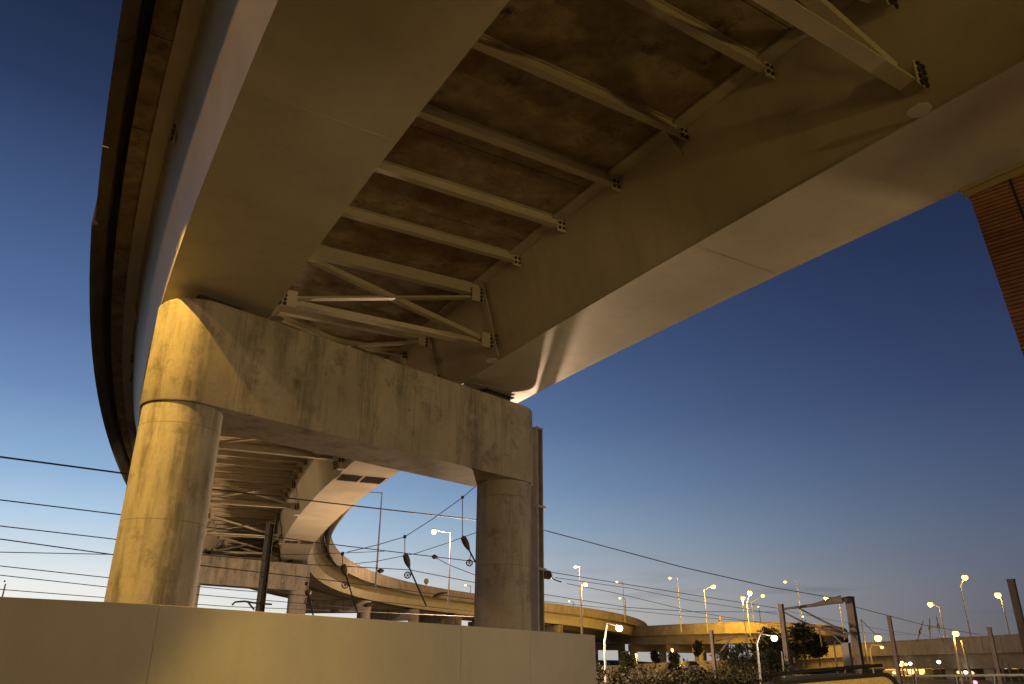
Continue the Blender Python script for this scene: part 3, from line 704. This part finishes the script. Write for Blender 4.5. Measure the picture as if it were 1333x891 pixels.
hmast((1284, 818), (1302, 885), 60, .22, 'thin dark post just left of the tall mast with conduits')
hmast((1100, 838), (1106, 872), 70, .55, 'short stout post between the gantry masts', 'galv')
# gantry arms (parts of the masts they are bolted to)
def arm(o, pts, r, m='mast', name='gantry_arm'): MB().tube(pts, r, 8).build(name, M[m], o)
g_ = lambda x, y: at(x, y, 64)
arm(oR, [tR - Z3 * .05, g_(1100, 781), g_(1085, 782), g_(1060, 788), g_(1020, 793)], [.16, .16, .24, .12, .07])
arm(oR, [g_(1096, 780.5), g_(1082, 783)], [.3, .2], name='insulator')
arm(oL, [g_(1018, 796), g_(1045, 810), g_(1080, 822), g_(1103, 829)], [.05, .07, .09, .16])
arm(oL, [g_(1040, 792), g_(1066, 806), g_(1090, 818), g_(1106, 826)], [.05, .07, .08, .1])
arm(oL, [g_(1066, 816), g_(1070, 842)], .06); arm(oL, [g_(1078, 820), g_(1096, 838)], .06)
arm(oL, [g_(1018, 818), g_(1090, 816)], .045, 'wire'); arm(oL, [g_(1012, 820), g_(985, 822)], .045, 'wire')
o3, f3, t3_ = hmast((924.5, 823), (932.2, 891), 59.4, .16, 'thin stay post paired with the dark mast in front of the second road')
arm(o3, [at(953, 830, 60), at(930, 858, 60)], .06, 'mast', 'stay'); arm(o3, [at(926, 836, 60), at(960, 829, 60)], .04, 'mast', 'bracket')
# small droppers and insulators beyond the gantry
for x0, y0, x1, y1, lab in ((1202, 808, 1194, 836, 'leftmost slanting insulator rod hanging over the low ramp'), (1210, 805, 1211, 832, 'middle slim insulator rod hanging over the low ramp'), (1219, 803, 1224, 828, 'rightmost slim insulator rod hanging over the low ramp')):
    p, q = at(x0, y0, 72), at(x1, y1, 72); o = thing('insulator_rod', q, lab, 'insulator', 'hanging insulators of the railway wires')
    MB().tube([p, q], .03, 5).build('rod', M['wire'], o); MB().tube([p * .65 + q * .35, p * .5 + q * .5, p * .35 + q * .65], [.05, .13, .05], 6).build('insulator', M['ceramic'], o)

# ------------------------------------------------------------------ overhead wires, parallel to the tracks behind the pier
WG = 'overhead railway wires'
def wire(pts, s, r, lab, m='wire'):
    P = [onS(px, py, s) for px, py in pts]; P = np.array(P)
    Q = []
    for i in range(len(P) - 1):
        p0, p1, p2, p3 = P[max(i - 1, 0)], P[i], P[i + 1], P[min(i + 2, len(P) - 1)]
        for t in np.linspace(0, 1, 10, endpoint=False):
            Q.append(p1 + (p2 - p1) * t)
    Q.append(P[-1]); o = MB().tube(Q, r, 6).build('overhead_wire', M[m]); tag(o, lab, 'wire', WG)
wire([(-60, 588), (0, 595), (165, 617), (275, 637), (480, 661), (620, 677), (706, 690), (800, 715), (890, 739), (1000, 764), (1110, 783)], 13.5, .03, 'thickest overhead wire, the topmost line crossing both columns to the gantry mast')
wire([(-60, 645), (0, 651), (155, 670), (400, 705), (615, 731), (700, 741), (722, 746), (900, 774.5), (1012, 792)], 10, .017, 'second overhead wire from the top at left')
wire([(-60, 679), (0, 685), (148, 702), (260, 722), (400, 735), (532, 742), (615, 758), (708, 774), (817, 791), (900, 796.5), (1012, 797)], 14, .017, 'third overhead wire from the top at left')
wire([(-60, 696), (0, 702), (145, 722), (300, 741), (400, 752), (615, 780), (708, 790)], 9, .015, 'fourth overhead wire at left, crossing a flatter one behind the column')
wire([(-60, 718), (0, 719), (145, 722), (400, 722), (500, 718)], 17, .015, 'nearly level overhead wire at left')
wire([(-60, 731), (0, 737), (138, 752), (300, 768), (480, 782), (615, 796)], 16, .015, 'overhead wire at left just below the level one')
wire([(-60, 743), (0, 749), (135, 764), (300, 778), (480, 793)], 18, .015, 'second lowest overhead wire at left')
wire([(-60, 763), (0, 767.5), (133, 778), (300, 790), (480, 797), (620, 803)], 20, .015, 'lowest overhead wire at left just above the wall')
wire([(722, 752), (820, 766), (900, 782), (964, 792), (1012, 800)], 9.5, .013, 'wire leaving the near mast just under its insulator')
wire([(738, 760), (800, 772), (900, 796), (1018, 816)], 9, .013, 'wire leaving the clamp rod of the near mast')
wire([(708, 783), (800, 793), (900, 803), (1015, 812)], 12, .013, 'lowest wire right of the near mast')
wire([(1112, 790), (1203, 814), (1273, 826), (1310, 830)], 13.5, .03, 'wire falling right from the wide gantry mast')
wire([(1020, 795), (1075, 806), (1160, 822), (1280, 838)], 18, .015, 'wire running below the gantry toward the right')
wire([(1020, 818), (1160, 826), (1330, 832)], 24, .015, 'lower wire crossing in front of the low ramp')
# cross spans with the hanging tension gear
def seg_wire(pts, r, lab):
    tag(MB().tube([at(a, b, 30) for a, b in pts], r, 6).build('span_wire', M['wire']), lab, 'wire', 'span wires between the near columns')
seg_wire([(452, 719), (490, 710), (527, 699), (563, 676), (602, 648), (640, 615)], .014, 'upper span wire rising to the right between the near columns')
seg_wire([(462, 734), (490, 731), (540, 721), (580, 708), (640, 686)], .012, 'lower sagging span wire between the near columns')
seg_wire([(563, 724), (585, 736), (640, 757)], .012, 'short wire falling right from a clamp between the near columns')
for i, (dp0, dp1, c1, rod, wh, lab) in enumerate((
        ((527, 699), (527, 721), (533, 740), (555, 789), (530.5, 749), 'hanging insulator with long slanted rod and small wheel, middle one between the columns'),
        ((602, 648), (602, 698), (611, 717), (622, 738), (611, 733), 'highest hanging insulator with a small wheel, close to the thick column'),
        ((446, 721), (446, 735), (450.5, 750), (465, 797), (449, 762), 'lowest hanging insulator with slanted rod, left in front of the viaduct bend'),
        ((399, 760), (400, 768), (402, 776), (408, 803), (401, 783), 'partly hidden insulator rod beside the second pier'))):
    D = 30; o = thing('tension_gear', at(*rod, D), lab, 'insulator', 'hanging tension gear of the railway wires')
    a, b, c, d_, w = (at(*p, D) for p in (dp0, dp1, c1, rod, wh))
    k = MB().tube([a, b], .014, 6); k.lathe(a, [(.05, -.06), (.06, .0), (.05, .06)], 8); k.build('dropper', M['wire'], o)
    v = c - b; L_ = np.linalg.norm(v)
    MB().lathe(b, [(.03, 0), (.1, .08 * L_), (.115, .3 * L_), (.115, .55 * L_), (.07, .85 * L_), (.03, L_)], 12, v).build('insulator', M['ceramic'], o)
    MB().tube([c, d_], .03, 6).build('rod', M['wire'], o)
    wm = MB(); n3 = np.r_[w[:2], 0]; n3 /= np.linalg.norm(n3)
    X_2 = np.cross(n3, Z3)
    wm.tube([w + .11 * (math.cos(q) * X_2 + math.sin(q) * Z3) for q in np.linspace(0, 2 * PI, 17)], .022, 6)
    for q in (0, PI / 3, 2 * PI / 3): wm.tube([w - .1 * (math.cos(q) * X_2 + math.sin(q) * Z3), w + .1 * (math.cos(q) * X_2 + math.sin(q) * Z3)], .012, 5)
    wm.tube([w, (c + d_ * .2) / 1.2], .014, 5); wm.build('wheel', M['wire'], o)
for (x, y, x2, y2, lab) in ((563, 777, 583, 772, 'small dark insulator in line with a wire beside the far viaduct'), (473, 789, 486, 786, 'small dark insulator on a low wire above the wall'), (430, 796, 443, 794, 'small dark insulator left on a low wire above the wall'), (491, 744, 500, 743, 'tiny dark clamp on the third wire at the unlit lamp post'), (562, 724.5, 570, 726, 'tiny dark clamp where a short wire leaves the span')):
    p, q = at(x, y, 30), at(x2, y2, 30); d = q - p
    o = tag(MB().tube([p, p + d * .2, p + d * .4, p + d * .8, q], [.02, .07, .09, .06, .02], 8).build('line_insulator', M['ceramic']), lab, 'insulator', 'insulators strung on the wires')
# registration arms by the dark mast under the viaduct
o = thing('registration_arm', at(340, 790, 40), 'thin crooked bracket arms low beside the dark mast under the viaduct', 'bracket')
for pts in (((302, 788), (306, 784), (318, 783), (330, 785), (340, 786)), ((322, 783), (326, 788), (331, 794)), ((340, 752), (347, 750)), ((340, 786), (354, 787))):
    MB().tube([at(a, b, 39.6) for a, b in pts], .04, 6).build('bracket', M['wire'], o)

# ------------------------------------------------------------------ trees and bushes
def leaf_mass(mb, c, r, n, size, flat=.8):
    for _ in range(n):
        u = rng.normal(size=3); u /= np.linalg.norm(u); k = rng.random() ** .45 * (1 + .3 * max(0, rng.normal()))
        p = c + u * np.array(r) * k; 
        a = rng.normal(size=3); a /= np.linalg.norm(a); b = np.cross(a, rng.normal(size=3)); b /= np.linalg.norm(b)
        sz = size * (.6 + .8 * rng.random())
        mb.add([p - a * sz, p + b * sz * .5, p + a * sz, p - b * sz * .5], [(0, 1, 2, 3)])
def tree(px, top, base, dist, w, lab, m='leaf', dens=1.0, cat='tree', name='tree', gz=None, group='trees below the elevated roads'):
    t = at(px, top, dist); b = np.r_[t[:2], gz if gz is not None else max(0, at(px, base, dist)[2])]
    h = t[2] - b[2]; W = w / 1093 * dist / 2
    o = thing(name, b, lab, cat, group)
    tk = MB(); tk.tube([b - Z3 * .2, b + Z3 * h * .35, b + Z3 * h * .75 + A3 * .1 * W], [max(.07, h * .03), h * .022, h * .008], 7)
    for _ in range(6):
        z0 = h * (.25 + .4 * rng.random()); an = rng.random() * 2 * PI
        tk.tube([b + Z3 * z0, b + Z3 * (z0 + h * .15) + np.array([math.cos(an), math.sin(an), 0]) * W * .55], [h * .012, h * .005], 5)
    tk.build('trunk', M['bark'], o)
    cr = MB(); sz = max(.1, dist * .0016)
    for _ in range(14):
        an = rng.random() * 2 * PI; rr = W * .68 * math.sqrt(rng.random()); z = h * (.30 + .60 * rng.random()); sh = 1 - .45 * abs(z / h - .5) * 2
        leaf_mass(cr, b + np.array([math.cos(an) * rr * sh, math.sin(an) * rr * sh, z]), (W * .38, W * .38, h * .14), int(95 * dens), sz)
    leaf_mass(cr, b + Z3 * h * .9, (W * .25, W * .25, h * .11), int(90 * dens), sz)
    cr.build('crown', M[m], o, smooth=False, fixn=False)
tree(815, 849, 885, 62, 26, 'small roundish tree just right of the white lamp pole', dens=.8)
tree(852, 848, 868, 100, 13, 'narrow dark tree between the piers of the second road')
tree(875, 850, 885, 70, 21, 'dense pointed tree with a lamp shining at its top', dens=1.2)
tree(780, 863, 885, 60, 10, 'little bush tree touching the end of the wall', dens=.7)
tree(907, 834, 862, 135, 16, 'tree in front of the gap between two slender piers of the second road')
tree(997, 816, 893, 84, 58, 'big dark tree behind the white gooseneck lamp', dens=1.5)
tree(962, 838, 893, 66, 84, 'broad dark tree right of the paired mast and stay post', dens=1.7)
tree(1004, 844, 895, 62, 66, 'wide dark tree under the white gooseneck lamp', dens=1.6)
tree(1042, 812, 868, 128, 44, 'dark round tree rising before the lit parapet end right of the gantry mast', dens=1.7)
tree(1012, 832, 868, 120, 34, 'dark tree left of the round one behind the gantry mast', dens=1.2)
tree(1062, 826, 866, 128, 26, 'smaller dark tree filling the right flank of the round one', dens=1.2)
bu = MB()
for px in range(778, 1060, 7):
    for d in (44, 54, 64):
        c = at(px + rng.integers(-4, 4), 880, d); hgt = .75 + .75 * rng.random() - .004 * max(0, px - 960)
        leaf_mass(bu, np.r_[c[:2], hgt * .45], (1.0, 1.0, hgt * .62), 130, .085)
bo_ = tag(bu.build('scrub', M['bush'], smooth=False, fixn=False), kind='stuff')
for (x, y, lab) in ((898, 868, 'small white parked car by the low retaining wall'),):
    c = at(x, y, 118); o = thing('parked_car', np.r_[c[:2], 0], lab, 'car'); p = np.r_[c[:2], 0]
    MB().obox(p + Z3 * 1.0 , A3 * 2, T3 * .85, Z3 * .35).build('body', M['white_paint'], o, bevel=.12)
    lo = [p + A3 * a + T3 * b + Z3 * 1.35 for a, b in ((-1.5, -.8), (1.3, -.8), (1.3, .8), (-1.5, .8))]; hi = [p + A3 * a + T3 * b + Z3 * 1.9 for a, b in ((-1.0, -.65), (.7, -.65), (.7, .65), (-1.0, .65))]
    MB().prism(lo, hi).build('cabin', M['black_trim'], o, bevel=.05)
    for a in (-1.25, 1.25):
        for sg in (-1, 1): MB().lathe(p + A3 * a + T3 * sg * .8 + Z3 * .35, [(.34, -.1), (.34, .1)], 16, T3).build('wheel', M['black_trim'], o)

# ------------------------------------------------------------------ dewy car roof in the foreground, parked on a side slope
car_p = at(1099, 888, 8.5); yaw = math.atan2(car_p[0], car_p[1]); fwd = np.array([math.sin(yaw - .12), math.cos(yaw - .12), 0]); rgt = np.array([fwd[1], -fwd[0], 0])
roll = math.radians(5.2); rg = rgt * math.cos(roll) + Z3 * math.sin(roll); upv = np.cross(rg, fwd); org = np.r_[car_p[:2], -.0]
car = thing('estate_car', org, 'white estate car with dewy rear window and black roof bars in the foreground', 'car')
def cpt(x, y, z): return org + rg * (x * .89) + fwd * y + upv * z
def csec(y, pts): return [cpt(x, y, z) for x, z in pts]
def loft(secs, name, m, bevel=0):
    b = MB(); n_ = len(secs[0]); fs = []
    for i in range(len(secs) - 1):
        for k in range(n_): fs.append((i * n_ + k, i * n_ + (k + 1) % n_, (i + 1) * n_ + (k + 1) % n_, (i + 1) * n_ + k))
    fs += [tuple(range(n_))[::-1], tuple((len(secs) - 1) * n_ + k for k in range(n_))]
    return b.add([v for s_ in secs for v in s_], fs).build(name, m, car, bevel=bevel)
lower = lambda w, z0, z1: [(-w, z0), (w, z0), (w + .03, (z0 + z1) / 2), (w - .04, z1), (-w + .04, z1), (-w - .03, (z0 + z1) / 2)]
loft([csec(-.35, lower(.78, .35, .9)), csec(-.2, lower(.84, .28, .98)), csec(2.9, lower(.85, .28, .95)), csec(3.7, lower(.82, .3, .85)), csec(4.0, lower(.72, .35, .7))], 'body', M['white_paint'], .04)
cab = lambda w0, w1, z0, z1: [(-w0, z0), (w0, z0), (w1 + .04, z1 - .10), (w1 - .06, z1 - .02), (w1 * .5, z1 - .006), (0, z1 - .001), (-w1 * .5, z1 - .006), (-w1 + .06, z1 - .02), (-w1 - .04, z1 - .10)]
ZR = 1.50
loft([csec(-.22, cab(.80, .60, .93, ZR - .006)), csec(.1, cab(.80, .6, .93, ZR)), csec(1.7, cab(.8, .6, .93, ZR - .004)), csec(2.1, cab(.8, .56, .93, ZR - .05)), csec(2.75, cab(.8, .6, .93, 1.0))], 'cabin', M['black_trim'], .02)
for sg in (-1, 1):
    MB().tube([cpt(sg * .80, -.26, .95), cpt(sg * .70, -.27, 1.25), cpt(sg * .63, -.26, ZR - .12)], [.07, .06, .035], 10).build('rear_pillar', M['white_paint'], car)
# rear window: dark surround with rounded corners and the dewy pane proud of it
def rrect(w0, w1, z0, z1, y0, y1, rr=.09, n=6, arch=.03):
    out = []
    cs = [(-w0 + rr, z0 + rr, 180), (w0 - rr, z0 + rr, 270), (w1 - rr, z1 - rr, 0), (-w1 + rr, z1 - rr, 90)]
    for cx_, cz_, a0 in cs:
        for k in range(n + 1):
            an = math.radians(a0 + 90 * k / n); X, Z = cx_ + rr * math.cos(an), cz_ + rr * math.sin(an)
            if cz_ > (z0 + z1) / 2: Z += arch * (1 - (X / w1) ** 2)
            out.append((X, y0 + (y1 - y0) * (Z - z0) / (z1 - z0), Z))
    return out
su = rrect(.76, .62, .98, ZR - .012, -.245, -.232, .1); MB().prism([cpt(*v) for v in su], [cpt(v[0], v[1] + .05, v[2]) for v in su]).build('window_surround', M['black_trim'], car, smooth=False)
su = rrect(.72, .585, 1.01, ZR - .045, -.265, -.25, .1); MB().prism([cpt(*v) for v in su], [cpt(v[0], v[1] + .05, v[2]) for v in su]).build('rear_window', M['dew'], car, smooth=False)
for yb, x0, x1, zz in ((.35, -.66, .62, ZR + .05), (1.55, -.62, .70, ZR + .04)):
    rb = MB(); rb.bar(cpt(x0, yb, zz), cpt(x1, yb, zz), .06, .03, upv); o = rb.build('roof_bar', M['black_trim'], car, bevel=.008)
    for xx in (-.5, .44): MB().prism([cpt(xx - .06, yb - .04, ZR - .02), cpt(xx + .06, yb - .04, ZR - .02), cpt(xx + .06, yb + .04, ZR - .02), cpt(xx - .06, yb + .04, ZR - .02)], [cpt(xx - .03, yb - .025, zz - .014), cpt(xx + .03, yb - .025, zz - .014), cpt(xx + .03, yb + .025, zz - .014), cpt(xx - .03, yb + .025, zz - .014)]).build('bar_foot', M['black_trim'], o)
for sg in (-1, 1):
    MB().obox(cpt(sg * .72, -.3, .78), rg * .1, fwd * .06, upv * .14).build('tail_light', emat('tail_lens', (.3, .01, .01), 0) if sg < 0 else bpy.data.materials['tail_lens'], car, bevel=.02)
    for yy in (.35, 3.0): MB().lathe(cpt(sg * .8, yy, .30), [(.2, -.1), (.31, -.1), (.32, 0), (.31, .1), (.2, .1)], 24, rg).build('wheel', M['black_trim'], car)
mr = MB(); mr.ball(cpt(.98, 2.2, 1.06), .09, .06, .07); mr.build('door_mirror', M['black_trim'], car)

# ------------------------------------------------------------------ guard rail and rail yard at the right
p, q = at(1190, 880.5, 20), at(1420, 878, 26)
o = thing('guard_rail', np.r_[p[:2], 0], 'thin grey pipe guard rail behind the parked car at the lower right', 'rail')
gm = MB().tube([p, q], .03, 8).build('top_rail', M['fence'], o); MB().tube([p - Z3 * .5, q - Z3 * .5], .025, 8).build('middle_rail', M['fence'], o)
for k in np.linspace(0, 1, 6):
    v = p + (q - p) * k; MB().tube([np.r_[v[:2], 0], v], .03, 8).build('post', M['fence'], o)
# long lit platform building under the low ramp
yc = at(1262, 870, 150); st = thing('station_building', np.r_[yc[:2], 0], 'long warmly lit platform building under the low ramp', 'building')
yd = np.r_[at(1420, 870, 150)[:2] - at(1150, 870, 150)[:2], 0]; yl = np.linalg.norm(yd); yd /= yl; yn = np.array([-yd[1], yd[0], 0]); y0 = np.r_[at(1150, 870, 150)[:2], 0]
MB().obox(y0 + yd * yl / 2 + yn * 3 + Z3 * 1.5, yd * yl / 2, yn * .2, Z3 * 1.5).build('wall', M['coping'], st)
MB().obox(y0 + yd * yl / 2 + yn * 1 + Z3 * 3.25, yd * yl / 2, yn * 2.6, Z3 * .12).build('roof', M['galv'], st)
MB().obox(y0 + yd * yl / 2 + yn * 1 + Z3 * .35, yd * yl / 2, yn * 2.6, Z3 * .35).build('platform', M['fascia'], st)
for k in np.linspace(.02, .98, 16):
    v = y0 + yd * yl * k - yn * 1.2; MB().tube([v + Z3 * .7, v + Z3 * 3.14], .09, 6).build('post', M['coping'], st)
for k in np.linspace(.06, .94, 9):
    v = y0 + yd * yl * k + yn * 2.77; MB().obox(v + Z3 * 1.75, yd * .9, yn * .03, Z3 * .7).build('window', M['panel_glow'] if 'panel_glow' in M else M.setdefault('panel_glow', emat('glow_panel', (1, .66, .25), 1.6)), st)  # added glowing panels standing in for warm light on the wall
for k in (.15, .4, .65, .9): point_light('lamp_light', y0 + yd * yl * k - yn * 1.5 + Z3 * 2.9, 5200, (1, .62, .2), st, .2)
YG = 'yard lamps under the low ramp'
for (x, y, d, m, sz, lab) in ((1164, 876, 120, 'lampglow', .22, 'yard lamp at the left end, close to the car'), (1174, 862.5, 118, 'lampwhite', .16, 'small white yard lamp tight under the ramp at its left'), (1186, 875, 130, 'lampglow', .42, 'large white yard lamp left of the orange star'), (1199, 875, 120, 'lampsmall', .40, 'orange yard lamp left of the yellow pier'),
        (1210, 861.5, 112, 'coping', .22, 'unlit yard lamp on a pole left of the yellow pier'), (1222, 862, 110, 'lampwhite', .22, 'white yard lamp on a tall pole left of the yellow pier'), (1294, 872, 118, 'lampsmall', .34, 'orange yard lamp right of the pale pier'), (1322, 872, 112, 'lampsmall', .38, 'large yellow yard lamp at the right edge'),
        (1322.5, 861, 108, 'lampwhite', .2, 'white yard lamp tight under the ramp at the right edge'), (1269, 889, 80, 'lampred', .2, 'red signal lamp low in the rail yard')):
    c = at(x, y, d); o = thing('yard_lamp', np.r_[c[:2], 0], lab, 'yard lamp', YG if m != 'lampred' else None)
    MB().tube([np.r_[c[:2], 0] + Z3 * 0, c + Z3 * .05], [.09, .06], 6).build('pole', M['coping'], o); MB().ball(c, sz, sz, sz * .8, 12, 6).build('lamp_head', M[m], o)
for (x, t_, d, lab) in ((1193, 862, 116, 'bare tan post left of the orange yard lamp'), (1251, 862, 100, 'bare tan post right of the yellow pier'), (1303, 860, 104, 'tan post before the right end of the platform'), (1312, 864, 104, 'shorter tan post at the right end of the platform'), (1262, 868, 96, 'tan post in front of the pale pier')):
    c = at(x, t_, d); tag(MB().tube([np.r_[c[:2], 0], c], [.11, .09], 6).build('yard_post', M['coping']), lab, 'post', 'bare posts in the rail yard')

for k in range(44):
    x, y, d = 1168 + 165 * ((k * .618) % 1), 863 + 20 * ((k * .381 + .2) % 1), 100 + 45 * ((k * .77) % 1)
    if abs(x - 1237) < 9: x += 20
    c = at(x, y, d); c[2] = max(c[2], .8); o = thing('yard_lamp', np.r_[c[:2], 0], 'tiny warm light on a thin post among the many in the rail yard', 'yard lamp', 'tiny lights scattered in the rail yard')
    MB().tube([np.r_[c[:2], 0], c], [.06, .05], 5).build('pole', M['coping'], o); MB().ball(c, .2, .2, .16, 8, 5).build('lamp_head', M['lampsmall' if k % 3 else 'lampwhite'], o)
for x, d, p in ((1190, 134, 1600), (1285, 130, 1600), (1330, 128, 1600)):
    c = at(x, 866, d); o = thing('yard_lamp', np.r_[c[:2], 0], {1190: 'yard lamp post with twin heads left of the yellow pier', 1285: 'yard lamp post with twin heads right of the pale pier', 1330: 'yard lamp post with twin heads at the right edge'}[x], 'yard lamp', YG)
    MB().tube([np.r_[c[:2], 0], np.r_[c[:2], 2.6]], [.08, .06], 6).build('pole', M['coping'], o)
    for sg in (-1, 1): MB().ball(np.r_[c[:2], 2.6] + yd * sg * .5, .3, .16, .1, 8, 5).build('lamp_head', M['lampglow'], o)
    point_light('lamp_light', np.r_[c[:2], 2.3], p, (1, .62, .18), o, .2)
